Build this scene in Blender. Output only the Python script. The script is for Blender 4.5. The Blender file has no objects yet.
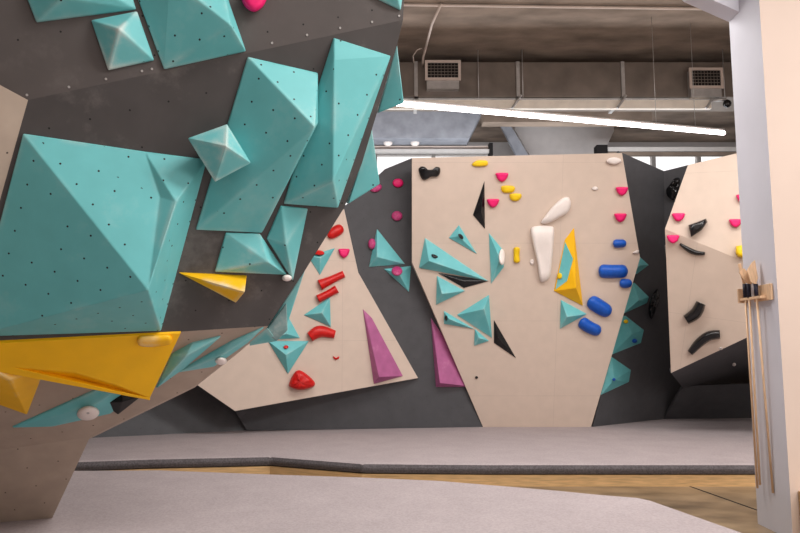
import bpy, bmesh, math, random
from mathutils import Vector, Matrix
from mathutils.bvhtree import BVHTree
random.seed(4)
C = bpy.context.scene
COL = C.collection

# ------------------------------------------------------------------ camera
F = 700.0
PITCH = math.atan(0.1167)
CZ = 1.49
MT = 0.24                       # top of the mats
cam_d = bpy.data.cameras.new('camera'); cam = bpy.data.objects.new('camera', cam_d); COL.objects.link(cam)
cam.location = (0, 0, CZ); cam.rotation_euler = (math.pi/2 + PITCH, 0, 0)
cam_d.sensor_width = 36; cam_d.lens = 36*F/800; cam_d.clip_end = 200
C.camera = cam

# ------------------------------------------------------------------ world, lights, exposure
C.view_settings.view_transform = 'Standard'; C.view_settings.look = 'None'
C.view_settings.gamma = 1; C.view_settings.use_curve_mapping = False
C.view_settings.exposure = 0.05
w = bpy.data.worlds.new('overcast_sky'); C.world = w; w.use_nodes = True
bg = w.node_tree.nodes['Background']; bg.inputs[0].default_value = (1.0, 0.97, 0.97, 1); bg.inputs[1].default_value = 1.6

def area(name, loc, size, power, col=(1, .965, .935), rot=(0, 0, 0)):
    d = bpy.data.lights.new(name, 'AREA'); d.shape = 'RECTANGLE'; d.size, d.size_y = size; d.energy = power; d.color = col
    o = bpy.data.objects.new(name, d); COL.objects.link(o); o.location = loc; o.rotation_euler = rot
    return o
CEIL = 6.6
XR_ = 9.0
area('added_right_key', (XR_-.3, .6, 3.6), (5.6, 3.4), 170, (1, .93, .88), (math.radians(90), 0, math.radians(90)))  # added key light from the right, just inside the added window
area('added_front_fill', (2.2, -.5, CEIL-.3), (6, .8), 130)  # added front fill, not a fitting of the hall
area('ceiling_lamp_middle', (4.6, 1.6, CEIL-.3), (6, .9), 600)
area('ceiling_lamp_rear', (2.0, 7.2, 5.4), (8, .4), 300)
area('ceiling_fill_over_wall', (1.5, 9.2, 4.9), (9, .3), 40, (1, .93, .87), (math.pi, 0, 0))  # added upward fill for the ceiling, standing in for the tube's upward spill
area('ceiling_fill_back_hall', (1.5, 13.0, 4.2), (10, .4), 230, (.93, .96, 1), (math.pi, 0, 0))  # added fill hidden behind the climbing wall, brightens the rear ceiling

# ------------------------------------------------------------------ helpers
def lin(c):
    return tuple(((v/255)/12.92 if v/255 <= .04045 else ((v/255+.055)/1.055)**2.4) for v in c) + (1,)

CP, SP = math.cos(PITCH), math.sin(PITCH)
CAM = Vector((0, 0, CZ))
def ray(px, py):
    x = (px-400)/F; y = (266.5-py)/F
    return Vector((x, CP - y*SP, SP + y*CP))
def at(px, py, Y):
    d = ray(px, py); return CAM + d*(Y/d.y)
def gnd(px, py, z=MT):
    d = ray(px, py); return CAM + d*((z-CZ)/d.z)
class Plane:
    def __init__(s, a, b, c):
        s.p = a.copy(); n = (b-a).cross(c-a).normalized()
        if n.dot(CAM-a) < 0: n = -n
        s.n = n
    def __call__(s, px, py, h=0.0):
        d = ray(px, py); q = s.p + s.n*h
        return CAM + d*((q-CAM).dot(s.n)/d.dot(s.n))
def tag(o, label=None, cat=None, group=None, kind=None):
    if label: o['label'] = label
    if cat: o['category'] = cat
    if group: o['group'] = group
    if kind: o['kind'] = kind
    return o

def mat(name, rgb, rough=.6, spec=.4, dots=0, dot_r=.0045, dot_rgb=(22, 24, 24), noise=.06, nscale=6, chalk=0, grain=0, bump=0, metal=0, wood=False, seam=0, edge=0):
    m = bpy.data.materials.new(name); m.use_nodes = True
    nt = m.node_tree; N = nt.nodes; L = nt.links
    b = N['Principled BSDF']; b.inputs['Roughness'].default_value = rough
    b.inputs['Specular IOR Level'].default_value = spec; b.inputs['Metallic'].default_value = metal
    tc = N.new('ShaderNodeTexCoord')
    ns = N.new('ShaderNodeTexNoise'); ns.inputs['Scale'].default_value = nscale; ns.inputs['Detail'].default_value = 6
    if wood:
        mp = N.new('ShaderNodeMapping'); mp.inputs['Scale'].default_value = wood; L.new(tc.outputs['Object'], mp.inputs[0]); L.new(mp.outputs[0], ns.inputs['Vector'])
    else:
        L.new(tc.outputs['Object'], ns.inputs['Vector'])
    c = lin(rgb)
    mr = N.new('ShaderNodeMapRange'); L.new(ns.outputs[0], mr.inputs[0])
    mr.inputs[1].default_value = .3; mr.inputs[2].default_value = .7; mr.inputs[3].default_value = 1-noise*1.6; mr.inputs[4].default_value = 1+noise*1.6
    vm = N.new('ShaderNodeVectorMath'); vm.operation = 'SCALE'; vm.inputs[0].default_value = c[:3]; L.new(mr.outputs[0], vm.inputs['Scale'])
    col = vm.outputs[0]
    def mixin(fac, rgb2, amount=1.0):
        nonlocal col
        mx = N.new('ShaderNodeMix'); mx.data_type = 'RGBA'
        mu = N.new('ShaderNodeMath'); mu.operation = 'MULTIPLY'; mu.inputs[1].default_value = amount; L.new(fac, mu.inputs[0])
        L.new(mu.outputs[0], mx.inputs[0]); L.new(col, mx.inputs[6]); mx.inputs[7].default_value = lin(rgb2); col = mx.outputs[2]
    if grain:
        g = N.new('ShaderNodeTexNoise'); g.inputs['Scale'].default_value = 55; g.inputs['Detail'].default_value = 3; L.new(tc.outputs['Object'], g.inputs['Vector'])
        gr = N.new('ShaderNodeMapRange'); L.new(g.outputs[0], gr.inputs[0]); gr.inputs[1].default_value = .42; gr.inputs[2].default_value = .6
        mixin(gr.outputs[0], (60, 56, 56), grain)
    if chalk:
        g = N.new('ShaderNodeTexNoise'); g.inputs['Scale'].default_value = 3.2; g.inputs['Detail'].default_value = 7; g.inputs['Roughness'].default_value = .7; L.new(tc.outputs['Object'], g.inputs['Vector'])
        gr = N.new('ShaderNodeMapRange'); L.new(g.outputs[0], gr.inputs[0]); gr.inputs[1].default_value = .56; gr.inputs[2].default_value = .75
        mixin(gr.outputs[0], (225, 215, 205), chalk)
    if edge:      # chalk rubbed onto the ridges
        bv = N.new('ShaderNodeBevel'); bv.samples = 4; bv.inputs['Radius'].default_value = .045
        ge = N.new('ShaderNodeNewGeometry'); dt = N.new('ShaderNodeVectorMath'); dt.operation = 'DOT_PRODUCT'
        L.new(bv.outputs[0], dt.inputs[0]); L.new(ge.outputs['Normal'], dt.inputs[1])
        er = N.new('ShaderNodeMapRange'); L.new(dt.outputs['Value'], er.inputs[0]); er.inputs[1].default_value = 1.0; er.inputs[2].default_value = .94
        g = N.new('ShaderNodeTexNoise'); g.inputs['Scale'].default_value = 4.5; g.inputs['Detail'].default_value = 5; L.new(tc.outputs['Object'], g.inputs['Vector'])
        g2 = N.new('ShaderNodeMapRange'); L.new(g.outputs[0], g2.inputs[0]); g2.inputs[1].default_value = .47; g2.inputs[2].default_value = .64
        mu = N.new('ShaderNodeMath'); mu.operation = 'MULTIPLY'; L.new(er.outputs[0], mu.inputs[0]); L.new(g2.outputs[0], mu.inputs[1])
        mixin(mu.outputs[0], (215, 222, 215), edge)
    uvn = None
    if dots or seam:
        uvn = N.new('ShaderNodeUVMap')
    if dots:
        sc = N.new('ShaderNodeVectorMath'); sc.operation = 'SCALE'; sc.inputs['Scale'].default_value = 1/dots; L.new(uvn.outputs[0], sc.inputs[0])
        # brick-like offset rows
        fr = N.new('ShaderNodeVectorMath'); fr.operation = 'FRACTION'; L.new(sc.outputs[0], fr.inputs[0])
        sb = N.new('ShaderNodeVectorMath'); sb.operation = 'SUBTRACT'; sb.inputs[1].default_value = (.5, .5, 0); L.new(fr.outputs[0], sb.inputs[0])
        ln = N.new('ShaderNodeVectorMath'); ln.operation = 'LENGTH'; L.new(sb.outputs[0], ln.inputs[0])
        lt = N.new('ShaderNodeMath'); lt.operation = 'LESS_THAN'; lt.inputs[1].default_value = dot_r/dots; L.new(ln.outputs[1], lt.inputs[0])
        wf = N.new('ShaderNodeTexWhiteNoise'); wf.noise_dimensions = '2D'
        fl = N.new('ShaderNodeVectorMath'); fl.operation = 'FLOOR'; L.new(sc.outputs[0], fl.inputs[0]); L.new(fl.outputs[0], wf.inputs[0])
        kp = N.new('ShaderNodeMath'); kp.operation = 'LESS_THAN'; kp.inputs[1].default_value = .86; L.new(wf.outputs[0], kp.inputs[0])
        mu = N.new('ShaderNodeMath'); mu.operation = 'MULTIPLY'; L.new(lt.outputs[0], mu.inputs[0]); L.new(kp.outputs[0], mu.inputs[1])
        mixin(mu.outputs[0], dot_rgb)
    if seam:
        sx = N.new('ShaderNodeSeparateXYZ'); L.new(uvn.outputs[0], sx.inputs[0])
        acc = None
        for k, per in ((0, seam), (1, seam/2)):
            a = N.new('ShaderNodeMath'); a.operation = 'DIVIDE'; a.inputs[1].default_value = per; L.new(sx.outputs[k], a.inputs[0])
            f2 = N.new('ShaderNodeMath'); f2.operation = 'FRACT'; L.new(a.outputs[0], f2.inputs[0])
            l2 = N.new('ShaderNodeMath'); l2.operation = 'LESS_THAN'; l2.inputs[1].default_value = .006/per; L.new(f2.outputs[0], l2.inputs[0])
            if acc is None: acc = l2.outputs[0]
            else:
                mx2 = N.new('ShaderNodeMath'); mx2.operation = 'MAXIMUM'; L.new(acc, mx2.inputs[0]); L.new(l2.outputs[0], mx2.inputs[1]); acc = mx2.outputs[0]
        mixin(acc, (60, 50, 45), .14)
    L.new(col, b.inputs['Base Color'])
    if bump:
        g = N.new('ShaderNodeTexNoise'); g.inputs['Scale'].default_value = 60 if grain else 25; L.new(tc.outputs['Object'], g.inputs['Vector'])
        bp = N.new('ShaderNodeBump'); bp.inputs['Strength'].default_value = bump; bp.inputs['Distance'].default_value = .01
        L.new(g.outputs[0], bp.inputs['Height']); L.new(bp.outputs[0], b.inputs['Normal'])
    return m
def emit(name, rgb, s):
    m = bpy.data.materials.new(name); m.use_nodes = True; N = m.node_tree.nodes; b = N['Principled BSDF']
    b.inputs['Base Color'].default_value = lin(rgb); b.inputs['Emission Color'].default_value = lin(rgb); b.inputs['Emission Strength'].default_value = s
    return m

M = {}
M['teal'] = mat('teal_paint', (106, 188, 190), .5, .4, dots=.128, dot_r=.0055, noise=.03, chalk=.12, edge=.35)
M['teal_worn'] = mat('teal_paint_chalky', (110, 188, 190), .55, .3, dots=.128, dot_r=.0055, noise=.04, chalk=.35, edge=.95)
M['teal_far'] = mat('teal_paint_plain', (106, 190, 194), .5, .4, noise=.04, chalk=.15, edge=.3)
M['teal_grey'] = mat('teal_paint_chalk_covered', (140, 172, 172), .6, .3, noise=.1, chalk=.6, nscale=14)
M['yellow'] = mat('yellow_paint', (250, 190, 10), .45, .4, noise=.03)
M['yellow_worn'] = mat('yellow_paint_chalky', (250, 190, 10), .5, .4, noise=.04, chalk=.3, edge=.8)
M['dark'] = mat('dark_grey_plywood', (78, 74, 73), .65, .3, dots=.2, dot_r=.005, noise=.05, chalk=.10)
M['dark_up'] = mat('dark_grey_plywood_upper', (86, 80, 78), .65, .3, dots=.2, dot_r=.005, noise=.04, chalk=.05)
M['dark_far'] = mat('dark_grey_plywood_far', (82, 82, 85), .6, .3, dots=.2, dot_r=.004, dot_rgb=(40, 40, 42), noise=.05, seam=2.44)
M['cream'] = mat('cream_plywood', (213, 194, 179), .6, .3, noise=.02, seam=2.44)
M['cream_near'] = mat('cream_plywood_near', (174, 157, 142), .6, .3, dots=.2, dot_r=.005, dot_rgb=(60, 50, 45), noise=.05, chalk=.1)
M['black'] = mat('black_gloss', (20, 20, 22), .2, .5, noise=.1)
M['black_mat'] = mat('black_matte', (14, 14, 15), .6, .3, noise=.1)
M['pink'] = mat('pink_resin', (235, 25, 110), .45, .4, noise=.05)
M['mauve'] = mat('dusty_pink_resin', (190, 60, 120), .5, .4, noise=.15, chalk=.3, nscale=30)
M['purple'] = mat('purple_fibreglass', (178, 98, 146), .45, .4, noise=.08, chalk=.2)
M['red'] = mat('red_resin', (205, 22, 18), .42, .4, noise=.08, nscale=20)
M['blue'] = mat('blue_resin', (18, 88, 190), .42, .4, noise=.08, nscale=20)
M['white'] = mat('white_resin', (236, 226, 220), .5, .4, noise=.03)
M['yhold'] = mat('yellow_resin', (240, 200, 20), .45, .4, noise=.06)
M['mat_top'] = mat('grey_carpet', (170, 159, 160), .95, .1, noise=.03, nscale=3, grain=.14, bump=.2)
M['mat_side'] = mat('dark_grey_carpet', (108, 103, 106), .95, .1, noise=.06, grain=.4, bump=.2)
M['wood'] = mat('plywood_edge', (216, 178, 128), .55, .3, noise=.12, nscale=5, wood=(1, 1, 12))
M['palewood'] = mat('beech_wood', (228, 192, 156), .5, .3, noise=.1, wood=(14, 14, 2))
M['floor'] = mat('floor_brown', (128, 108, 84), .35, .5, noise=.34, nscale=1.8, wood=(1, 1.6, 1))
M['concrete'] = mat('ceiling_concrete', (132, 117, 105), .9, .2, noise=.22, nscale=1.6, wood=(.8, 1.8, 1), bump=.3)
M['bluegrey'] = mat('painted_concrete_bluegrey', (150, 152, 160), .8, .2, noise=.12, nscale=4)
M['galv'] = mat('galvanised_steel', (122, 112, 104), .42, .5, noise=.12, nscale=3, metal=.35)
M['galv_bright'] = mat('bright_steel', (185, 182, 180), .35, .5, noise=.1, metal=.5)
M['ventframe'] = mat('vent_frame_paint', (196, 180, 170), .5, .4, noise=.04)
M['ventdark'] = mat('vent_inside', (35, 32, 32), .8, .2)
M['pillar_grey'] = mat('pillar_grey_tone', (216, 215, 224), .7, .3, noise=.03, nscale=1.5)
M['pillar_cream'] = mat('pillar_cream_tone', (206, 187, 175), .7, .3, noise=.02, nscale=1.2)
M['wall'] = mat('wall_paint', (190, 184, 182), .8, .2, noise=.03)
M['frame'] = mat('window_frame_paint', (205, 200, 196), .5, .3, noise=.03)
M['tray'] = mat('tray_paint', (236, 226, 212), .5, .3, noise=.05)
M['tape'] = mat('navy_tape', (26, 24, 44), .5, .3)
M['tube'] = emit('led_diffuser', (255, 246, 246), 10)
gl = bpy.data.materials.new('window_glass'); gl.use_nodes = True
g = gl.node_tree.nodes['Principled BSDF']; g.inputs['Transmission Weight'].default_value = 1; g.inputs['Roughness'].default_value = 0; g.inputs['IOR'].default_value = 1.02
M['glass'] = gl

def finish(bm, name, m, parent=None, bevel=0, smooth=False, origin=None, udir=None, sub=0):
    bmesh.ops.recalc_face_normals(bm, faces=bm.faces)
    uv = bm.loops.layers.uv.new('UVMap')
    for f in bm.faces:
        n = f.normal
        if udir is not None:
            u = (udir - n*udir.dot(n))
            u = u.normalized() if u.length > 1e-4 else Vector((1, 0, 0))
        else:
            e = max(f.edges, key=lambda e: e.calc_length()); u = (e.verts[1].co-e.verts[0].co).normalized()
        v = n.cross(u); o0 = f.calc_center_median() if udir is None else Vector((0, 0, 0))
        for l in f.loops:
            q = l.vert.co-o0; l[uv].uv = (q.dot(u), q.dot(v))
    if origin is None:
        origin = sum((v.co for v in bm.verts), Vector())/max(1, len(bm.verts))
    world_bvh = BVHTree.FromBMesh(bm)
    for v in bm.verts: v.co -= origin
    me = bpy.data.meshes.new(name); bm.to_mesh(me); bm.free()
    ms = m if isinstance(m, (list, tuple)) else [m]
    for x in ms: me.materials.append(x)
    if smooth:
        for p in me.polygons: p.use_smooth = True
    o = bpy.data.objects.new(name, me); COL.objects.link(o)
    if parent is not None:
        o.parent = parent; o.location = origin - parent.location
    else: o.location = origin
    if bevel:
        b = o.modifiers.new('bevel', 'BEVEL'); b.width = bevel; b.segments = 2; b.limit_method = 'ANGLE'; b.angle_limit = .2
    if sub:
        s = o.modifiers.new('sub', 'SUBSURF'); s.levels = sub; s.render_levels = sub
    SURF[o.name] = world_bvh
    return o
SURF = {}
def empty(name, loc):
    o = bpy.data.objects.new(name, None); COL.objects.link(o); o.location = loc; o.empty_display_size = .1; return o
def surf(o, px, py):
    d = ray(px, py).normalized(); loc, n, i, dist = SURF[o.name].ray_cast(CAM, d)
    if loc is None: raise Exception('surf miss %s %s %s' % (o.name, px, py))
    if n.dot(d) > 0: n = -n
    P = Plane.__new__(Plane); P.p = loc; P.n = n.normalized(); return P

def add_box(bm, a, b):
    x0, y0, z0 = a; x1, y1, z1 = b
    vs = [bm.verts.new(p) for p in ((x0,y0,z0),(x1,y0,z0),(x1,y1,z0),(x0,y1,z0),(x0,y0,z1),(x1,y0,z1),(x1,y1,z1),(x0,y1,z1))]
    for f in ((0,1,2,3),(4,5,6,7),(0,1,5,4),(1,2,6,5),(2,3,7,6),(3,0,4,7)): bm.faces.new([vs[i] for i in f])
def box(name, a, b, m, parent=None, bevel=0, udir=None):
    bm = bmesh.new(); add_box(bm, a, b)
    return finish(bm, name, m, parent, bevel, udir=udir)
def add_tube(bm, pts, r, seg=8):
    prev = None
    for i, p in enumerate(pts):
        t = (pts[min(i+1, len(pts)-1)] - pts[max(i-1, 0)]).normalized()
        a = t.orthogonal().normalized() if prev is None else (prev_a - t*prev_a.dot(t)).normalized()
        prev_a = a; b = t.cross(a)
        rr = r[i] if isinstance(r, (list, tuple)) else r
        ring = [bm.verts.new(p + (a*math.cos(2*math.pi*k/seg) + b*math.sin(2*math.pi*k/seg))*rr) for k in range(seg)]
        if prev is not None:
            for k in range(seg): bm.faces.new((prev[k], prev[(k+1) % seg], ring[(k+1) % seg], ring[k]))
        else: bm.faces.new(ring)
        prev = ring
    bm.faces.new(prev)
def tube(name, pts, r, m, parent=None, seg=8, smooth=True):
    bm = bmesh.new(); add_tube(bm, [Vector(p) for p in pts], r, seg)
    return finish(bm, name, m, parent, smooth=smooth)
def prism(name, pts, ext, m, parent=None, udir=None, bevel=0):
    """polygon pts pushed back by ext (Vector, or one per vertex)"""
    bm = bmesh.new()
    fr = [bm.verts.new(p) for p in pts]
    bk = [bm.verts.new(p + (ext[i] if isinstance(ext, list) else ext)) for i, p in enumerate(pts)]
    n = len(pts); bm.faces.new(fr); bm.faces.new(bk)
    for i in range(n): bm.faces.new((fr[i], fr[(i+1) % n], bk[(i+1) % n], bk[i]))
    return finish(bm, name, m, parent, bevel, udir=udir)

VOL_N = 0
def volume(pl, base, tops, m, label, group='bolted wooden volumes', bevel=.006, sink=-.012, faces=None, name='climbing_volume', cat='climbing volume'):
    """base outline (pixels on plane pl) + raised corner points (px, py, height)."""
    bm = bmesh.new()
    if faces is None:
        for (x, y) in base:
            bm.verts.new(pl(x, y, .012)); bm.verts.new(pl(x, y, .012) - pl.n*(.012-sink))
        for (x, y, h) in tops: bm.verts.new(pl(x, y, h))
        r = bmesh.ops.convex_hull(bm, input=bm.verts[:])
        rem = [v for v in bm.verts if not v.link_faces]
        if rem: bmesh.ops.delete(bm, geom=rem, context='VERTS')
        bmesh.ops.dissolve_limit(bm, angle_limit=.03, verts=bm.verts[:], edges=bm.edges[:])
    else:
        vs = [bm.verts.new(q if isinstance(q, Vector) else pl(q[0], q[1], q[2] if q[2] else .012)) for q in base]
        for f in faces: bm.faces.new([vs[i] for i in f])
        be = [e for e in bm.edges if len(e.link_faces) == 1]
        r = bmesh.ops.extrude_edge_only(bm, edges=be)
        for v in [g for g in r['geom'] if isinstance(g, bmesh.types.BMVert)]: v.co -= pl.n*((v.co-pl.p).dot(pl.n)-sink)
    o = finish(bm, name, m, bevel=bevel)
    return tag(o, label, cat, group)
def hull3(pts, m, label, group, bevel=.006, name='climbing_volume', cat='climbing volume'):
    bm = bmesh.new()
    for p in pts: bm.verts.new(p)
    bmesh.ops.convex_hull(bm, input=bm.verts[:])
    rem = [v for v in bm.verts if not v.link_faces]
    if rem: bmesh.ops.delete(bm, geom=rem, context='VERTS')
    return tag(finish(bm, name, m, bevel=bevel), label, cat, group)
def smooth_loop(pts, k=4):
    n = len(pts); out = []
    for i in range(n):
        p0, p1, p2, p3 = (pts[(i+j-1) % n] for j in range(4))
        for s in range(k):
            t = s/k
            out.append(tuple(.5*((2*p1[c]) + (-p0[c]+p2[c])*t + (2*p0[c]-5*p1[c]+4*p2[c]-p3[c])*t*t + (-p0[c]+3*p1[c]-3*p2[c]+p3[c])*t**3) for c in (0, 1)))
    return out
def dome(pl, outline, h, m, label, group=None, soft=True, peak=None, name='climbing_hold', cat='climbing hold', bolt=False, dish=0, rough=0):
    """rounded resin hold: outline in pixels on plane pl, bulging by h"""
    pts = smooth_loop(outline) if soft else outline
    cx = sum(p[0] for p in pts)/len(pts); cy = sum(p[1] for p in pts)/len(pts)
    if peak: px_, py_ = peak
    else: px_, py_ = cx, cy
    bm = bmesh.new(); rings = []
    prof = ((1, -.01), (1, .25), (.93, .6), (.78, .86), (.52, .98 - dish*.5), (.25, 1 - dish))
    for s, hh in prof:
        t = 1-s; ox, oy = cx*(1-t)+px_*t, cy*(1-t)+py_*t
        rings.append([bm.verts.new(pl(ox+(x-cx)*s, oy+(y-cy)*s, max(-.006, h*hh*(1+rough*(random.random()-.5))))) for x, y in pts])
    n = len(pts)
    for a, b in zip(rings, rings[1:]):
        for i in range(n): bm.faces.new((a[i], a[(i+1) % n], b[(i+1) % n], b[i]))
    c = bm.verts.new(pl(px_, py_, h*(1-dish)))
    for i in range(n): bm.faces.new((rings[-1][i], rings[-1][(i+1) % n], c))
    bm.faces.new(rings[0])
    o = finish(bm, name, m, smooth=True)
    if bolt:
        q = pl(px_, py_, h*(1-dish)); b = bmesh.new()
        add_tube(b, [q-pl.n*.01, q+pl.n*.004], .009, 8)
        tag(finish(b, 'bolt', M['galv_bright'], o), 'steel bolt')
    return tag(o, label, cat, group)
def sweep(pl, spine, h, m, label, group=None, name='climbing_hold', cat='climbing hold', endround=True, bolt=False, ns=14):
    """long hold: spine of (px, py, halfwidth) on plane"""
    pts = []
    k = len(spine)-1
    for i in range(ns+1):
        t = i/ns*k; a = min(int(t), k-1); u = t-a
        g = lambda j, c: spine[max(0, min(k, j))][c]
        cr = lambda c: .5*((2*g(a, c)) + (-g(a-1, c)+g(a+1, c))*u + (2*g(a-1, c)-5*g(a, c)+4*g(a+1, c)-g(a+2, c))*u*u + (-g(a-1, c)+3*g(a, c)-3*g(a+1, c)+g(a+2, c))*u**3)
        pts.append((cr(0), cr(1), cr(2)))
    rm = max(p[2] for p in pts)
    bm = bmesh.new(); prev = None
    for i, (x, y, r) in enumerate(pts):
        x0, y0, _ = pts[max(0, i-1)]; x1, y1, _ = pts[min(ns, i+1)]
        d = math.hypot(x1-x0, y1-y0) or 1; nx, ny = -(y1-y0)/d, (x1-x0)/d
        if endround:
            L = sum(math.hypot(pts[j+1][0]-pts[j][0], pts[j+1][1]-pts[j][1]) for j in range(ns)); s = L*i/ns
            e = min(s, L-s)/rm
            r = r*(math.sqrt(max(.04, 1-(1-min(1, e))**2)))
        hh = h*(.35+.65*r/rm)
        ring = [bm.verts.new(pl(x+nx*r*math.sin(a), y+ny*r*math.sin(a), max(-.004, hh*math.cos(a)))) for a in [math.radians(q) for q in (-90, -70, -45, -20, 0, 20, 45, 70, 90)]]
        if prev:
            for j in range(9): bm.faces.new((prev[j], prev[(j+1) % 9], ring[(j+1) % 9], ring[j]))
        else: bm.faces.new(ring)
        prev = ring
    bm.faces.new(prev)
    o = finish(bm, name, m, smooth=True)
    if not endround: 
        o.data.polygons[0].use_smooth = False; o.data.polygons[-1].use_smooth = False
    if bolt:
        x, y, r = pts[ns//2]; q = pl(x, y, h); b = bmesh.new()
        add_tube(b, [q-pl.n*.01, q+pl.n*.004], .009, 8); tag(finish(b, 'bolt', M['galv_bright'], o), 'steel bolt')
    return tag(o, label, cat, group)
def ell(cx, cy, rx, ry, rot=0, n=8):
    a0 = math.radians(rot)
    return [(cx+rx*math.cos(2*math.pi*i/n)*math.cos(a0)-ry*math.sin(2*math.pi*i/n)*math.sin(a0),
             cy+rx*math.cos(2*math.pi*i/n)*math.sin(a0)+ry*math.sin(2*math.pi*i/n)*math.cos(a0)) for i in range(n)]
def cup(cx, cy, rx, ry, tilt=0):   # D-shape: flat top, round belly
    base = [(-1, -.75), (-.35, -.85), (.35, -.85), (1, -.75), (.93, -.1), (.6, .6), (0, 1), (-.6, .6), (-.93, -.1)]
    a = math.radians(tilt)
    return [(cx+x*rx*math.cos(a)-y*ry*math.sin(a), cy+x*rx*math.sin(a)+y*ry*math.cos(a)) for x, y in base]

# ------------------------------------------------------------------ planes of the climbing walls
# near wall (left)
v1, v2 = gnd(0, 528), gnd(52, 518)
v3 = at(90, 437, 4.95)
q_br = at(268, 326, 4.35)
q_bl = at(-60, 347, 3.75)
F3 = Plane(v3, q_bl, q_br)
v4 = F3(0, 450)
F4 = Plane(v4, v2, v3)
v1 = F4(0, 528)
F2 = Plane(q_br, q_bl, at(28, 100, 3.35))
k_l, k_r = F2(28, 100), F2(403, 20)
F1 = Plane(k_l, k_r, at(200, -80, 3.38))
FC = Plane(k_l, F2(0, 200), at(-80, 60, 2.95))
# back wall
B = Plane(gnd(250, 431), gnd(480, 427), at(400, 165, 10.75))
D0 = Plane(gnd(98, 437.5), gnd(247, 430.5), at(195, 385, 10.8))
A = Plane(B(418, 378, .05), B(343, 210, .05), B(215, 398, .55))
CC = Plane(gnd(483, 427), gnd(591, 427), at(520, 155, 10.2))
D1 = Plane(gnd(591, 427), gnd(664, 419), at(650, 165, 11.0))
D2 = Plane(D1(664, 171), D1(664, 240), at(700, 165, D1(664, 171).y-.35))
E1 = Plane(at(665, 229, 9.65), at(688, 165, 9.55), at(780, 200, 9.3))
E2 = Plane(E1(665, 229), E1(745, 262), at(671, 373, 10.45))
U = Plane(E2(671, 373), E2(748, 337), at(683, 388, 12.1))
D3 = Plane(gnd(664, 419), gnd(760, 418), at(700, 386, 12.2))
for nm, pl in (('F1', F1), ('F2', F2), ('F3', F3), ('F4', F4), ('FC', FC), ('A', A), ('B', B), ('CC', CC), ('D0', D0), ('D1', D1), ('D2', D2), ('E1', E1), ('E2', E2), ('U', U), ('D3', D3)):
    print('PLANE', nm, [round(x, 2) for x in pl.n], [round(x, 2) for x in pl.p])
for nm, q in (('v1', v1), ('v2', v2), ('v3', v3), ('v4', v4), ('q_br', q_br), ('q_bl', q_bl), ('k_l', k_l), ('k_r', k_r), ('F1 top', F1(200, -60)), ('D1 623', D1(623, 153)), ('CC 623', CC(623, 153)), ('B 412', B(412, 158)), ('A apex', A(343, 210)), ('A far', A(120, 335)), ('E1 far', E1(800, 140))):
    print('PT', nm, [round(x, 2) for x in q])

# ------------------------------------------------------------------ room shell
XR, XL, YB = 9.0, -9.0, 17.0
def struct(o): o['kind'] = 'structure'; return o
struct(box('floor', (XL, -3, -.1), (XR, YB, 0), M['floor'], udir=Vector((1, 0, 0))))
struct(box('ceiling', (XL, -3, CEIL), (XR, YB+.3, CEIL+.2), M['concrete']))
struct(box('wall_left', (XL-.2, -3, 0), (XL, YB+.3, CEIL), M['wall']))
struct(box('wall_front', (XL, -3.2, 0), (XR, -3, CEIL), M['wall']))
bm = bmesh.new()
for a_, b_ in (((XR, -3, 0), (XR+.2, YB+.3, 1.8)), ((XR, -3, 5.4), (XR+.2, YB+.3, CEIL)), ((XR, -3, 1.8), (XR+.2, -2.4, 5.4)), ((XR, 3.6, 1.8), (XR+.2, YB+.3, 5.4))): add_box(bm, a_, b_)
struct(finish(bm, 'wall_right', M['wall']))
wn = struct(empty('window_3', (XR, .6, 1.8)))  # unseen window, added to go with the key light from the right
bm = bmesh.new()
for k in range(5): add_box(bm, (XR+.04, -2.4+k*1.475, 1.8), (XR+.16, -2.3+k*1.475, 5.4))
add_box(bm, (XR+.04, -2.4, 1.8), (XR+.16, 3.6, 1.9)); add_box(bm, (XR+.04, -2.4, 5.3), (XR+.16, 3.6, 5.4))
finish(bm, 'window_frame', M['frame'], wn); box('window_pane', (XR+.09, -2.35, 1.9), (XR+.1, 3.55, 5.3), M['glass'], wn)
# back wall with two window bands
WZ0, WZ1 = 4.6, 6.24
bands = [(-5.0, 2.3, 6.36), (5.2, 8.6, 6.36)]
bm = bmesh.new()
add_box(bm, (XL, YB, 0), (XR, YB+.3, WZ0))
add_box(bm, (XL, YB, WZ0), (bands[0][0], YB+.3, CEIL)); add_box(bm, (bands[0][1], YB, WZ0), (bands[1][0], YB+.3, CEIL)); add_box(bm, (bands[1][1], YB, WZ0), (XR, YB+.3, CEIL))
for x0, x1, zt in bands: add_box(bm, (x0, YB, zt), (x1, YB+.3, CEIL))
struct(finish(bm, 'wall_back', M['wall']))
for i, (x0, x1, zt) in enumerate(bands):
    wn = struct(empty('window_%d' % (i+1), (x0, YB+.1, WZ0)))
    bm = bmesh.new()
    add_box(bm, (x0, YB+.02, zt-.08), (x1, YB+.2, zt)); add_box(bm, (x0, YB+.02, WZ0), (x1, YB+.2, WZ0+.08))
    nn = 5 if i == 0 else 3
    for k in range(nn+1):
        x = x0 + (x1-x0)*k/nn; add_box(bm, (x-.05, YB+.04, WZ0+.08), (x+.05, YB+.18, zt-.08))
    finish(bm, 'window_frame', M['frame'], wn)
    box('window_pane', (x0+.05, YB+.1, WZ0+.08), (x1-.05, YB+.112, zt-.08), M['glass'], wn)

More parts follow.
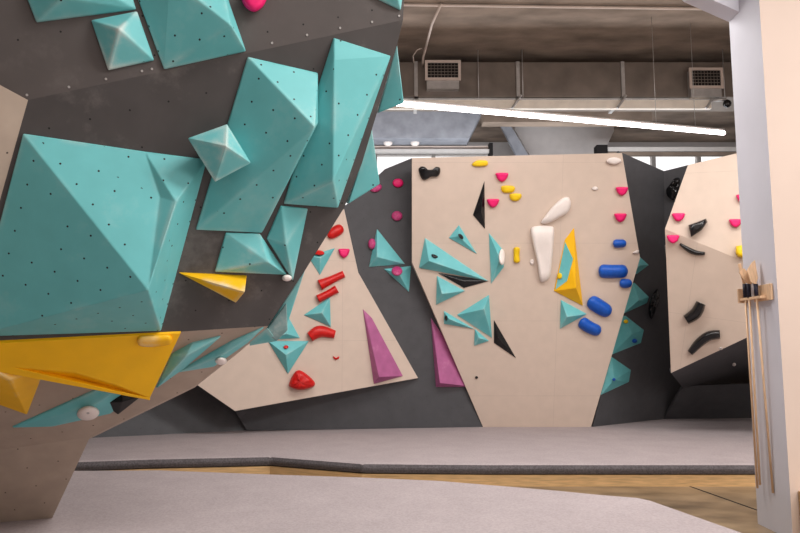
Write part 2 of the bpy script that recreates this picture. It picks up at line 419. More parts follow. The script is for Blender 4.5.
# pillar on the right, with its haunch
bm = bmesh.new(); add_box(bm, (3.06, 5.66, 0), (3.66, 6.2, CEIL))
for f in bm.faces: f.material_index = 0
o = finish(bm, 'wall_right_pillar', [M['pillar_cream'], M['pillar_grey']])
for p in o.data.polygons: p.material_index = 1 if p.normal.x < -.9 else 0  # grey on the left face, cream on the others
struct(o); o.name = 'trim_1'
hp = [at(731, 16, 6.12), at(688, -2, 6.12), at(640, -40, 6.12), at(640, -120, 6.12)]
x0 = 3.058
hp = [Vector((x0, 6.0, hp[0].z - .02))] + [Vector((p.x, 6.0, p.z)) for p in hp[1:]] + [Vector((x0, 6.0, hp[3].z))]
struct(prism('trim_2', hp, Vector((0, .2, 0)), M['pillar_grey']))

# ------------------------------------------------------------------ mats
def slab(name, top_pts, th, m_top, m_side, parent, rnd=.03):
    bm = bmesh.new()
    t = [bm.verts.new(p) for p in top_pts]; b = [bm.verts.new(p-Vector((0, 0, th))) for p in top_pts]
    n = len(t); bm.faces.new(t); bm.faces.new(b)
    for i in range(n): bm.faces.new((t[i], t[(i+1) % n], b[(i+1) % n], b[i]))
    bmesh.ops.recalc_face_normals(bm, faces=bm.faces)
    for f in bm.faces: f.material_index = 0 if f.normal.z > .5 else 1
    o = finish(bm, name, [m_top, m_side], parent, bevel=rnd); return o
far_front = [gnd(-60, 466), gnd(150, 458.5), gnd(270, 456), gnd(362, 463), gnd(480, 464), gnd(760, 464)]
far_front.append(Vector((8.5, far_front[-1].y, MT)))
far_poly = far_front + [Vector((8.5, 13.5, MT)), Vector((-5.5, 13.5, MT)), Vector((-5.5, far_front[0].y, MT))]
fp = empty('crash_mat', Vector((1, 9, 0)))
tag(fp, 'long grey carpeted crash mat on a plywood base below the back climbing wall', 'crash mat')
slab('mat_cover', far_poly, .12, M['mat_top'], M['mat_side'], fp, .05)
base = [Vector((p.x, p.y+(.012 if i < len(far_front) else 0), MT-.12)) for i, p in enumerate(far_poly)]
bm = bmesh.new()
t = [bm.verts.new(p) for p in base]; b = [bm.verts.new((p.x, p.y, 0)) for p in base]; n = len(t)
bm.faces.new(t); bm.faces.new(b)
for i in range(n): bm.faces.new((t[i], t[(i+1) % n], b[(i+1) % n], b[i]))
finish(bm, 'plywood_base', M['wood'], fp)
near_edge = [gnd(-150, 476), gnd(75, 470.5), gnd(160, 470), gnd(268, 474), gnd(360, 477), gnd(440, 480.5), gnd(500, 485.5), gnd(560, 490.5), gnd(600, 494.5), gnd(638, 497.5), gnd(652, 500.5), gnd(745, 533), gnd(800, 556)]
near_poly = near_edge + [Vector((3.2, 1.0, MT)), Vector((3.2, -2.4, MT)), Vector((-6.5, -2.4, MT)), Vector((-6.5, near_edge[0].y, MT))]
o = slab('crash_mat', near_poly, MT, M['mat_top'], M['mat_side'], None, .02)
tag(o, 'grey carpeted crash mat in the foreground under the overhanging wall', 'crash mat')
# floor joint line
a, b = gnd(685, 484.5, .002), gnd(760, 511, .002)
d = (b-a).normalized(); s = Vector((-d.y, d.x, 0))*.012
struct(prism('trim_3', [a-s, b-s, b+s, a+s], Vector((0, 0, -.004)), M['ventdark']))

# ------------------------------------------------------------------ near climbing wall
PB = Vector((-.03, .06, 0))
nw = tag(empty('climbing_wall', v2), 'near dark grey overhanging climbing wall with a cream base, filling the left side', 'climbing wall')
fold = (k_r-k_l).normalized()
F2edge = [(403, 20), (397, 45), (362, 163), (344, 208), (304, 272), (268, 326)]
tag(prism('panel', [F1(28, 100), F1(403, 20), F1(405, -20), F1(412, -90), F1(-200, -90), F1(-80, 42)], Vector((-.03, .06, .0)), M['dark_up'], nw, udir=fold), 'upper dark grey panel above the slanting fold')
tag(prism('panel', [F2(28, 100)] + [F2(*q) for q in F2edge] + [F2(-90, 349), F2(-90, 330), F2(0, 200)], PB, M['dark'], nw, udir=fold), 'large overhanging dark grey panel')
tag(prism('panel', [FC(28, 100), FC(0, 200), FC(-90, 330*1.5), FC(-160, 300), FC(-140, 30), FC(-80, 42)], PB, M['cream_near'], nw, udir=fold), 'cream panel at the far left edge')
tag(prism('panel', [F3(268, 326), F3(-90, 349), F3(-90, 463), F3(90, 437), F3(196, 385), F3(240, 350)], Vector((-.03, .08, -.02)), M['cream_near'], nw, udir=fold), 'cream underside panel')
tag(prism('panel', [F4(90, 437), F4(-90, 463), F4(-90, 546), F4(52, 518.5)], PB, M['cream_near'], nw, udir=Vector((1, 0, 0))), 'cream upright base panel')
# return side and bracing behind the edge
bm = bmesh.new()
ed = [F1(405, -20)] + [F2(*q) for q in F2edge]
back = Vector((-.75, 1.1, 0))
aa = [bm.verts.new(p+Vector((-.01, .03, 0))) for p in ed]; bb = [bm.verts.new(p+back) for p in ed]
for i in range(len(ed)-1): bm.faces.new((aa[i], aa[i+1], bb[i+1], bb[i]))
r = bmesh.ops.solidify(bm, geom=bm.faces[:], thickness=.03)
tag(finish(bm, 'side_panel', M['dark'], nw), 'dark side return')
# bright bolts along the fold
for (x, y) in ((27, 95), (69, 87), (106, 79), (142, 71), (152, 69), (272, 43), (307, 35), (340, 28), (372, 22), (399, 16)):
    q = F1(x, y); b = bmesh.new(); add_tube(b, [q-F1.n*.008, q+F1.n*.004], .006, 8); finish(b, 'bolt', M['galv_bright'], nw)

GV = 'teal volumes on the near wall'
# big teal volume, with the groove
tvp = Plane(F2(23, 134, .012), F2(145, 152, .012), F2(148, 290, .38))
tv = volume(F2, [(23, 134, 0), (145, 152, 0), (207, 160, 0), (161, 331, 0), (-30, 337, 0), (148, 290, .38), tvp(160, 197), tvp(176, 202, .05)], None, M['teal'],
       'largest teal faceted volume on the near wall, with a creased upper right corner', GV,
       faces=[(0, 5, 4), (0, 1, 6), (0, 6, 5), (1, 7, 6), (1, 2, 7), (6, 7, 5), (7, 2, 3), (7, 3, 5), (5, 3, 4)], bevel=.005)
t2 = volume(F2, [(248, 57), (318, 73), (319, 122), (262, 233), (196, 230)], [(315, 127, .26)], M['teal'], 'tall teal volume with a slanting ridge, right of the small square one', GV)
t3 = volume(F2, [(334, 38), (391, 56), (338, 208), (284, 204), (320, 128), (321, 78)], [(333, 181, .2), (334, 60, .06)], M['teal'], 'long narrow teal volume at the right edge of the near wall', GV)
t4 = volume(F2, [(207, 146), (228, 141), (236, 158), (217, 166)], [(188, 138, .15), (227, 124, .15), (251, 163, .15), (215, 182, .15), (189, 140, .125), (227, 127, .125), (248, 163, .125), (215, 179, .125), (226, 146, .24)], M['teal_worn'], 'small diamond-set teal volume with pale worn ridges, beside the largest volume', GV)
t5 = volume(F2, [(226, 233), (260, 234), (287, 275), (215, 272)], [(268, 262, .09)], M['teal_worn'], 'teal volume with a chalk-whitened right face directly above the yellow wedge', GV)
t6 = volume(F2, [(281, 206), (308, 209), (293, 281), (267, 239)], [(286, 245, .09)], M['teal'], 'narrow kite-shaped teal volume below the long narrow one', GV)
t11 = volume(F1, [(18, -25), (36, 22), (136, 9), (124, -30)], [(62, -2, .10), (80, -20, .12)], M['teal'], 'teal volume cut off by the top edge at upper left', GV)
t12 = volume(F1, [(91, 20), (137, 11), (154, 60), (108, 70)], [(119, 29, .10)], M['teal_worn'], 'small square teal volume with chalk marks, under the top left corner volume', GV)
t13 = volume(F1, [(131, -20), (164, 69), (246, 51), (220, -25)], [(231, 25, .16), (170, -22, .1)], M['teal'], 'broad teal volume at the top centre-left with a dark lower face', GV)
t14 = volume(F1, [(368, -6), (401, 10), (406, -30), (380, -40)], [(396, -8, .06)], M['teal'], 'teal volume corner cut by the top edge beside the ceiling', GV)
y1 = volume(F2, [(179, 273), (247, 276), (236, 303)], [(245, 292, .15)], M['yellow_worn'], 'small yellow wedge volume on the dark near wall', 'yellow volumes on the near wall')
bq = [F2(380, 108), F2(397, 48)]
hull3([at(397, 44, 4.02), at(404, 103, 4.05), at(378, 113, 4.1), at(384, 70, 4.3), at(392, 105, 4.5), at(375, 112, 4.45)], M['teal'], 'teal volume peeking past the right edge of the near wall beside the ceiling vent', GV)
hull3([F2(372, 128, -.08), at(380, 184, 4.25), F2(348, 204, -.08), at(355, 150, 4.6), at(340, 200, 4.7), at(365, 192, 4.5)], M['teal'], 'teal volume peeking past the right edge, left of the dark wall top', GV)
hull3([F2(306, 268, -.06), at(287, 326, 4.45), F2(266, 330, -.08), at(283, 290, 4.8), at(262, 325, 4.9)], M['teal'], 'slim dark teal volume behind the lower right edge of the near wall', GV)
hull3([F2(287, 302, -.055), at(288, 330, 4.42), at(277, 341, 4.45), F2(264, 333, -.07), at(268, 338, 4.75)], M['teal_grey'], 'chalk-greyed volume at the bottom right tip of the near wall', GV)
hull3([F3(250, 341, -.02), at(267, 327, 4.40), at(278, 341, 4.46), at(249, 346, 4.50), at(262, 338, 4.75)], M['teal'], 'dark teal volume tip just below the chalk-greyed volume', GV)
# yellow underside volumes
Q = Plane(F3(181, 333, .012), F3(150, 399, .17), F3(-60, 347, .012))
y2 = volume(F3, [Q(-60, 347), Q(181, 333), Q(150, 398), Q(118, 385.5), Q(75, 372.5), Q(12, 367), Q(-60, 352),
                 Q(112, 388, -.05), Q(72, 377, -.05), Q(110, 389.5), Q(72, 381), Q(150, 400.5), Q(-60, 361)], None, M['yellow'],
            'big yellow volume jutting out below the near wall', 'yellow volumes on the near wall', bevel=.003,
            faces=[(0, 1, 2, 3, 4, 5, 6), (5, 4, 8), (4, 3, 7, 8), (3, 2, 7), (5, 8, 10), (8, 7, 9, 10), (7, 2, 9), (6, 5, 10, 9, 2, 11, 12)])
y3 = volume(F3, [(-60, 345), (46, 366), (27, 415), (-60, 384)], [(10, 380, .10)], M['yellow_worn'], 'scuffed yellow volume tucked behind the big yellow one at the left edge', 'yellow volumes on the near wall')
sweep(surf(y2, 154, 341), [(137, 341, 5), (154, 341, 6), (172, 339, 5)], .03, M['yellow_worn'], 'oval yellow hold on the top right of the big yellow volume', 'yellow holds')
volume(F3, [(12, 428), (62, 408), (112, 390), (150, 366), (128, 402), (110, 414), (52, 427)], [(95, 405, .05)], M['teal_far'], 'long flat dark teal volume under the big yellow one', GV)
tb = volume(F3, [(156, 389), (172, 355), (192, 344), (221, 337), (184, 369)], [(186, 356, .07)], M['teal_far'], 'flat teal volume right of the big yellow one', GV)
volume(F3, [(177, 373), (207, 359), (232, 342), (264, 328), (248, 343), (214, 367)], [(222, 355, .05)], M['teal_far'], 'slender pointed teal volume along the lower edge of the near wall', GV)
volume(F3, [(102, 403), (122, 392), (142, 396), (118, 415)], [(122, 402, .07)], M['black_mat'], 'black volume under the tip of the big yellow one', 'black volumes')
dome(F3, ell(88, 413, 11.5, 7.5, -8, 10), .085, M['white'], 'round cream hold on the long flat teal volume', 'white holds', bolt=True)
dome(F3, ell(221, 361, 6, 4, 0), .07, M['white'], 'small white hold on the slender teal volume', 'white holds')
dome(F2, ell(287, 278, 5, 3.4, 0), .06, M['white'], 'small cream hold under the chalk-whitened volume', 'white holds')
dome(F1, cup(254, 2, 13, 10), .07, M['pink'], 'pink hold cut by the top edge of the photo', 'pink holds')

# ------------------------------------------------------------------ back climbing wall
bw = tag(empty('climbing_wall', gnd(480, 427)), 'long back climbing wall of cream and dark grey panels beyond the mats', 'climbing wall')
up = Vector((1, 0, 0))
def backpanel(pl, pts, ext, m, label, ud=up):
    return tag(prism('panel', [pl(*q) for q in pts], ext, m, bw, udir=ud), label)
Y5 = Vector((0, .08, 0))
backpanel(B, [(346, 205), (385, 169), (412, 158), (520, 156), (520, 426), (480, 427), (247, 430.5), (235, 411), (196, 380), (196, 300), (300, 205)], Y5, M['dark_far'], 'dark grey panel left of the cream centre')
backpanel(D0, [(60, 440), (247, 430.5), (236, 411), (196, 385), (110, 325), (20, 325)], Y5, M['dark_far'], 'lighter grey low panel beside the near wall')
Apts = [(344, 209), (358, 272), (418, 378), (235, 411), (196, 384), (120, 330), (230, 290), (300, 240)]
ext = []
for q in Apts:
    p = A(*q); y = max(.06, (B.p-p).dot(B.n)/B.n.y + .05); ext.append(Vector((0, min(y, 1.0), 0)))
tag(prism('panel', [A(*q) for q in Apts], ext, M['cream'], bw, udir=up), 'cream triangular panel at left')
backpanel(CC, [(412, 158), (622, 153), (640, 258), (591, 427), (483, 427), (412, 262)], Vector((0, .35, 0)), M['cream'], 'cream central panel')
backpanel(D1, [(618, 151), (664, 171), (664, 240), (671, 300), (690, 388), (664, 419), (592.5, 426.8), (637, 258)], Y5, M['dark_far'], 'dark grey panel right of the cream centre')
backpanel(D2, [(664, 171), (700, 162), (700, 235), (664, 245)], Y5, M['dark_far'], 'dark grey narrow panel in the notch')
backpanel(E1, [(665, 229), (688, 165), (738, 153), (850, 132), (850, 305)], Vector((.16, .3, 0)), M['cream'], 'cream upper right panel')
backpanel(E2, [(665, 229), (745, 262), (850, 305), (850, 290), (748, 337), (671, 373)], Vector((.1, .15, 0)), M['cream'], 'cream lower right overhang')
backpanel(U, [(671, 373), (748, 337), (850, 292), (850, 384), (683, 388)], Vector((0, .06, .06)), M['dark_far'], 'dark underside recess')
backpanel(D3, [(683, 386), (850, 380), (850, 418), (664, 419)], Y5, M['dark_far'], 'grey low panel in the recess')

GB = 'teal volumes on the back wall'
V = lambda *a, **k: volume(*a, **k)
b1 = V(B, [(377, 229), (405, 264), (369, 267)], [(377, 257, .14)], M['teal_far'], 'teal pyramid on the dark panel holding a pink hold on its left edge', GB)
b2 = V(B, [(384, 269), (411, 266), (409, 292)], [(399, 274, .1)], M['teal_far'], 'small downward-pointing teal volume carrying a mauve hold', GB)
V(B, [(431, 318), (436, 387), (474, 387), (460, 360)], [(440, 383, .16), (434, 330, .05)], M['purple'], 'purple fin volume on the dark panel beside the cream centre', 'purple volumes')
a1 = V(A, [(308, 256), (335, 248), (320, 275)], [(320, 258, .1)], M['teal_far'], 'small teal volume high on the left cream triangle', GB)
a2 = V(A, [(330, 297), (331, 327), (304, 315)], [(322, 313, .13)], M['teal_far'], 'teal pyramid pointing left between the red holds', GB)
a3 = V(A, [(268, 341), (309, 341), (288, 374)], [(286, 355, .14)], M['teal_far'], 'teal downward-pointing pyramid above the red blob hold', GB)
V(A, [(288, 316), (300, 338), (262, 340)], [(287, 334, .1)], M['teal_far'], 'teal triangle on the cream panel at the tip of the near wall', GB)
V(A, [(363, 309), (372, 318), (403, 376), (374, 384)], [(379, 377, .16), (367, 318, .04)], M['purple'], 'purple fin volume on the left cream triangle', 'purple volumes')
c1 = V(CC, [(459, 225), (477, 254), (449, 238)], [(459, 236, .07)], M['teal_far'], 'small teal shard volume between the black spike and the long teal wedge', GB)
c2 = V(CC, [(425, 238), (488, 281), (419, 268)], [(429, 261, .14)], M['teal_far'], 'long teal wedge volume pointing right on the cream centre', GB)
c3 = V(CC, [(489, 233), (503, 250), (504, 267), (491, 284)], [(500, 259, .12)], M['teal_far'], 'upright teal volume with a white hold, left of the yellow hold', GB)
V(CC, [(437, 276), (465, 291), (436, 305)], [(442, 294, .13)], M['teal_far'], 'teal pyramid under the left end of the long wedge', GB)
c5 = V(CC, [(489, 295), (492, 338), (457, 315)], [(484, 309, .16)], M['teal_far'], 'largest teal pyramid on the cream centre', GB)
c6 = V(CC, [(444, 311), (444, 324), (474, 329)], [(449, 319, .09)], M['teal_far'], 'thin teal splinter volume left of the largest pyramid', GB)
V(CC, [(475, 329), (489, 341), (474, 346)], [(479, 338, .09)], M['teal_far'], 'tiny teal volume below the largest pyramid', GB)
V(CC, [(561, 300), (587, 314), (560, 329)], [(567, 317, .14)], M['teal_far'], 'teal pyramid under the yellow volume', GB)
V(CC, [(484.5, 181), (485, 229), (473, 215)], [(481, 212, .08)], M['black'], 'tall black spike volume near the top of the cream centre', 'black volumes')
V(CC, [(438, 273), (489, 281), (464, 288)], [(463, 281, .06)], M['black'], 'flat black volume under the long teal wedge', 'black volumes')
V(CC, [(494, 320), (516, 358), (494, 343)], [(498, 338, .06)], M['black'], 'black blade volume right of the largest teal pyramid', 'black volumes')
yv = V(CC, [(574, 228), (583, 306), (554, 291), (565, 240)], [(576, 288, .16)], M['yellow'], 'yellow volume with a teal left face on the cream centre', 'yellow volumes')
# teal left face: an own facet plate, a part of the yellow volume
pp = surf(yv, 569, 262)
bm = bmesh.new(); vs = [bm.verts.new(pp(x, y, .004)) for x, y in ((565, 242), (573, 259), (567, 281), (555.5, 289.5))]
f = bm.faces.new(vs); r = bmesh.ops.extrude_face_region(bm, geom=[f])
for v in [g for g in r['geom'] if isinstance(g, bmesh.types.BMVert)]: v.co -= pp.n*.006
tag(finish(bm, 'painted_face', M['teal_far'], yv), 'teal painted face')
GD = GB
V(D1, [(630, 255), (640, 257), (649, 265), (637, 274), (626, 276)], [(641, 265, .08)], M['teal_far'], 'topmost small teal volume on the dark panel right of the cream centre', GD)
d1b = V(D1, [(632, 283), (635, 283), (649, 297), (647, 303), (623, 314)], [(639, 300, .12)], M['teal_far'], 'second teal volume from the top on the dark panel, beside the black leaf hold', GD)
d1c = V(D1, [(622, 316), (626, 316), (644, 330), (641, 343), (611, 355)], [(632, 334, .06)], M['teal_far'], 'teal volume carrying small yellow and blue holds', GD)
d1d = V(D1, [(612, 357), (631, 370), (629, 382), (601, 395)], [(614, 380, .10)], M['teal_far'], 'lowest teal volume on the dark panel right of the cream centre', GD)
h = dome
# pink
P = 'pink holds'
h(B, ell(398, 183, 5.5, 4.5), .05, M['pink'], 'pink hold on the dark panel near its top', P)
h(B, ell(397, 216, 5.5, 5), .05, M['mauve'], 'mauve hold on the dark panel above the teal pyramid', P)
h(B, ell(376, 188, 6, 4, -20), .05, M['mauve'], 'mauve hold half hidden beside the near wall', P)
h(B, ell(372, 244, 4, 5.5), .07, M['mauve'], 'mauve hold on the left edge of the teal pyramid', P)
h(surf(b2, 397, 271), ell(397, 271, 5.5, 4.8), .05, M['mauve'], 'round mauve hold on the small downward teal volume', P)
for pl, x, y, rx, ry, tl, lab in ((A, 344, 253, 5.5, 5, 0, 'pink cup hold on the left cream triangle'),
    (CC, 502, 177, 6.2, 5, 0, 'pink cup hold above the two yellow holds'), (CC, 493, 203, 6, 4.8, 0, 'pink cup hold right of the black spike'),
    (CC, 622, 191, 6, 4.8, 0, 'upper pink cup hold by the right edge of the cream centre'), (CC, 620.5, 217.5, 6, 4.8, 0, 'lower pink cup hold by the right edge of the cream centre'),
    (E1, 678.5, 217, 6.3, 4.6, 0, 'pink cup hold left of the black wedge hold'), (E1, 673, 239, 6.2, 4.6, 0, 'pink cup hold left of the thin black arc'),
    (E1, 735.5, 223, 6.3, 4.6, 0, 'pink cup hold near the pillar above the yellow block'), (E1, 741, 198, 4.5, 4.2, 0, 'pink hold half hidden behind the pillar')):
    h(pl, cup(x, y, rx, ry, tl), .07, M['pink'], lab, P, dish=.1)
# red
R = 'red holds'
sweep(A, [(328, 237, 4), (335, 232, 5.5), (343, 227, 5)], .09, M['red'], 'plump red hold at the top of the left cream triangle', R)
h(surf(a1, 319, 254), ell(318.5, 252.5, 6, 2.6, 8), .05, M['red'], 'small red hold on the top edge of the upper teal volume', R)
sweep(A, [(320, 285, 5.5), (331, 280, 4), (344, 274, 3.6)], .09, M['red'], 'upper red bar hold of the slanting pair', R, endround=False)
sweep(A, [(318, 299, 4.2), (328, 294, 3.8), (337, 289, 4.2)], .09, M['red'], 'lower red bar hold of the slanting pair', R, endround=False)
sweep(A, [(310, 337, 5), (320, 331.5, 6), (335, 334.5, 4)], .1, M['red'], 'curved red hold below the left-pointing teal pyramid', R, endround=False)
h(A, [(289, 384), (295, 372), (302, 371), (314, 381), (313, 387), (301, 390), (292, 388)], .14, M['red'], 'large rounded red hold at the bottom of the left cream triangle', R, rough=.3)
h(surf(a3, 286, 347), ell(286, 347, 2.5, 1.8), .03, M['red'], 'tiny red hold on the downward teal pyramid', R)
h(A, [(333, 356), (336, 358), (339.5, 356), (339, 358.5), (336, 360), (333.5, 358.5)], .03, M['red'], 'tiny red foothold left of the purple fin', R, soft=False)
h(A, ell(320.5, 299.5, 2.6, 1.8), .03, M['red'], 'tiny red foothold under the lower red bar', R)
# black
K = 'black holds'
h(CC, [(418.5, 170), (421, 166.5), (425, 167), (428, 169.5), (433, 169.3), (436, 166.8), (440, 168), (440, 173), (437.5, 176.5), (431, 177), (426, 179.8), (421.5, 178.5)], .07, M['black'], 'black bone-shaped hold at the top left of the cream centre', K)
sweep(surf(c1, 461, 236), [(458.5, 234, 1.2), (461, 236.5, 1.8), (463, 239, 1)], .03, M['black'], 'tiny black hold on the small teal shard', K)
sweep(surf(c2, 433, 255), [(431.5, 254.5, 1), (434.5, 256.3, 1.8), (438, 257, 1)], .03, M['black'], 'tiny black hold on the long teal wedge', K)
h(surf(c6, 446.5, 318), ell(446, 318, 1.6, 2.6), .03, M['black'], 'tiny black hold on the thin teal splinter', K)
h(CC, ell(476.5, 377.5, 1.6, 1.4), .02, M['black'], 'tiny dark foothold low on the cream centre', K)
h(D1, [(657, 289), (660, 297), (657, 308), (652, 319), (648.5, 312), (650, 300)], .13, M['black'], 'black leaf-shaped hold on the dark panel beside the right cream panel', K, rough=.5)
h(D2, [(670, 184), (675, 178), (680, 179), (679, 190), (675, 200), (668, 197), (666, 190)], .12, M['black'], 'knobbly black hold in the notch at the top', K, rough=.6)
h(E1, [(688.5, 225), (697, 222), (706, 218.5), (707.5, 222), (702, 230), (691, 237)], .12, M['black'], 'black wedge hold on the upper right cream panel', K, soft=False)
sweep(E2, [(680, 244, 1.2), (689, 250, 2.6), (697, 253, 2.4), (705, 253.5, 1.6)], .06, M['black'], 'thin black arc hold on the right cream panel', K, endround=False)
sweep(E2, [(686, 320, 5), (696, 313, 6), (701, 303, 5)], .12, M['black'], 'thick black curved hold, the upper of the two low ones', K, endround=False)
sweep(E2, [(690, 353, 3.4), (699, 343, 4.8), (709, 336, 5), (720, 334.5, 4.5)], .12, M['black'], 'long black curved hold at the bottom of the right cream panel', K, endround=False)
# yellow
Yg = 'yellow holds'
h(CC, [(472, 164), (477, 160.5), (486, 160.5), (488, 163), (486, 166), (475, 166.5)], .05, M['yhold'], 'yellow oval hold at the top edge of the cream centre', Yg)
h(CC, [(501, 187), (505, 185.5), (513, 186), (515, 189), (512, 192.5), (503, 192.5)], .05, M['yhold'], 'upper left yellow hold of the close pair', Yg)
h(CC, [(509.5, 194.5), (514, 193.5), (521, 194), (521, 198), (517, 201), (511, 200)], .05, M['yhold'], 'lower right yellow hold of the close pair', Yg)
sweep(CC, [(517, 247, 3.6), (516.5, 255, 3), (517, 263, 3.6)], .07, M['yhold'], 'upright yellow pinch hold beside the white hold', Yg)
h(surf(yv, 560, 276), ell(559.5, 276, 2.6, 3.2), .04, M['yhold'], 'small yellow hold on the teal face of the yellow volume', Yg)
h(surf(d1c, 626, 321), ell(626, 321.5, 2.4, 2), .03, M['yhold'], 'tiny yellow hold on the teal volume by the dark panel', Yg)
h(E1, [(736, 246), (743, 245), (746, 251), (745, 258), (738, 257), (735.5, 253)], .14, M['yhold'], 'yellow block hold beside the pillar', Yg, soft=False)
# white
Wg = 'white holds'
h(CC, [(541, 223), (545, 216), (552, 207), (561, 199), (568, 197), (571, 203), (568, 212), (559, 218), (549, 223)], .1, M['white'], 'slanting white hold above the big white one', Wg)
h(CC, [(531, 229), (538, 226), (549, 226), (554, 229), (553.5, 245), (552, 262), (550, 277), (544, 282), (540, 280), (537, 262), (533, 245)], .12, M['white'], 'big tall white hold on the cream centre', Wg, peak=(544, 262), dish=.25)
h(surf(c3, 500, 256), ell(502, 257, 3.2, 8), .05, M['white'], 'white oval hold on the upright teal volume', Wg)
h(CC, ell(614, 161, 7.5, 3.6), .07, M['white'], 'cream hold at the top right edge of the cream centre', Wg)
h(CC, ell(595, 188.5, 3, 2), .03, M['white'], 'tiny cream foothold alone high on the cream centre', Wg)
h(CC, ell(532, 262, 2.2, 3), .03, M['white'], 'tiny cream foothold left of the big white hold', Wg)
h(CC, [(632.5, 253), (636, 250.5), (639, 250.5), (638, 253.5)], .04, M['white'], 'small white chip hold below the blue capsule by the edge', Wg)
h(U, ell(721, 348.5, 2, 1.4), .03, M['white'], 'tiny white foothold on the edge of the dark recess', Wg)
h(U, ell(734, 364.5, 2, 1.8), .03, M['white'], 'tiny white foothold inside the dark recess', Wg)
# blue
Bl = 'blue holds'
sweep(CC, [(613, 244, 4), (619, 243.5, 4.2), (626.5, 243.5, 3.8)], .08, M['blue'], 'topmost small blue hold', Bl)
sweep(CC, [(598.5, 271, 6.8), (612, 271.5, 6.8), (628, 271, 6.4)], .11, M['blue'], 'wide horizontal blue hold', Bl)
sweep(CC, [(619.5, 283, 4.6), (626, 283.5, 4.6), (632, 282.5, 4)], .08, M['blue'], 'small blue hold just under the wide one', Bl)
sweep(CC, [(588.5, 299.5, 7), (599, 306.5, 7.4), (611, 313.5, 6.6)], .11, M['blue'], 'thick slanting blue hold', Bl)
sweep(CC, [(580, 320.5, 6.2), (589, 327, 6.2), (601, 332, 5.8)], .10, M['blue'], 'lowest slanting blue hold', Bl)
h(surf(d1c, 635, 341), ell(634.8, 341, 2.6, 2.2), .03, M['blue'], 'tiny blue hold on the teal volume with the yellow hold', Bl)
h(surf(d1d, 614, 379), ell(614, 379.5, 1.8, 1.5), .03, M['blue'], 'tiny blue hold on the lowest teal volume', Bl)

# ------------------------------------------------------------------ ceiling services
# main duct
DY = 11.6
dz0, dz1 = at(560, 97, DY).z, at(560, 62, DY).z
dx1 = at(729, 90, DY).x
dct = tag(empty('ventilation_duct', (0, DY, dz0)), 'long rectangular steel ventilation duct under the concrete ceiling', 'duct')
box('duct_body', (-4.5, DY, dz0), (dx1+2.2, DY+.75, dz1), M['galv'], dct, bevel=.01)
for x in (at(518, 90, DY).x, at(623, 90, DY).x, at(416, 90, DY).x, at(330, 90, DY).x):
    bm = bmesh.new(); add_box(bm, (x-.03, DY-.03, dz0-.03), (x+.03, DY, dz1)); add_box(bm, (x-.03, DY-.03, dz0-.03), (x+.03, DY+.78, dz0))
    finish(bm, 'duct_flange', M['galv_bright'], dct)
# wall vents on the duct
def vent(x0, x1, y0, y1, label):
    Yv = DY-.16
    a, b = at(x0, y0, Yv), at(x1, y1, Yv); cx = (a.x+b.x)/2
    e = tag(empty('air_vent', (cx, Yv, b.z)), label, 'air vent', 'air vents on the duct')
    box('vent_box', (a.x+.03, Yv+.03, b.z-.14), (b.x-.03, DY+.0, a.z-.02), M['galv_bright'], e)
    bm = bmesh.new(); t = .045
    add_box(bm, (a.x, Yv, a.z-t), (b.x, Yv+.03, a.z)); add_box(bm, (a.x, Yv, b.z), (b.x, Yv+.03, b.z+t))
    add_box(bm, (a.x, Yv, b.z+t), (a.x+t, Yv+.03, a.z-t)); add_box(bm, (b.x-t, Yv, b.z+t), (b.x, Yv+.03, a.z-t))
    finish(bm, 'vent_frame', M['ventframe'], e)
    box('vent_backing', (a.x+t, Yv+.022, b.z+t), (b.x-t, Yv+.03, a.z-t), M['ventdark'], e)
    bm = bmesh.new()
    for k in range(1, 9):
        x = a.x+t+(b.x-a.x-2*t)*k/9; add_box(bm, (x-.0035, Yv+.012, b.z+t), (x+.0035, Yv+.018, a.z-t))
    for k in range(1, 5):
        z = b.z+t+(a.z-b.z-2*t)*k/5; add_box(bm, (a.x+t, Yv+.006, z-.005), (b.x-t, Yv+.012, z+.005))
    finish(bm, 'vent_grille', M['galv'], e)
vent(425, 461, 60, 80, 'air vent on the duct beside the near climbing wall')
vent(689, 724, 67.5, 88, 'air vent at the right end of the duct near the pillar')
# cable tray under the duct, catching the light
tz = dz0-.045
tr = tag(empty('cable_tray', (2, DY+.2, tz)), 'pale flat tray running along under the ventilation duct', 'cable tray')
box('tray', (-1.5, DY+.02, tz-.15), (at(712, 104, DY).x, DY+.10, tz), M['tray'], tr)
for px in (518, 623, 712):
    c = at(px, 100, DY-.06)
    bm = bmesh.new(); add_tube(bm, [Vector((c.x+.06, DY-.05, tz+.06)), Vector((c.x-.10, DY-.05, tz-.17))], .022, 6)
    finish(bm, 'tray_bracket', M['galv_bright'], tr)
c = at(727, 102, DY-.1)
sc = tag(empty('security_camera', c), 'small dark security camera at the end of the duct tray', 'camera')
bm = bmesh.new(); bmesh.ops.create_uvsphere(bm, u_segments=12, v_segments=8, radius=.07, matrix=Matrix.Translation(c+Vector((0, 0, -.03))))
finish(bm, 'camera_dome', M['black'], sc, smooth=True)
tube('mount', [c+Vector((-.22, .06, .05)), c+Vector((0, 0, .05))], .03, M['galv_bright'], sc)
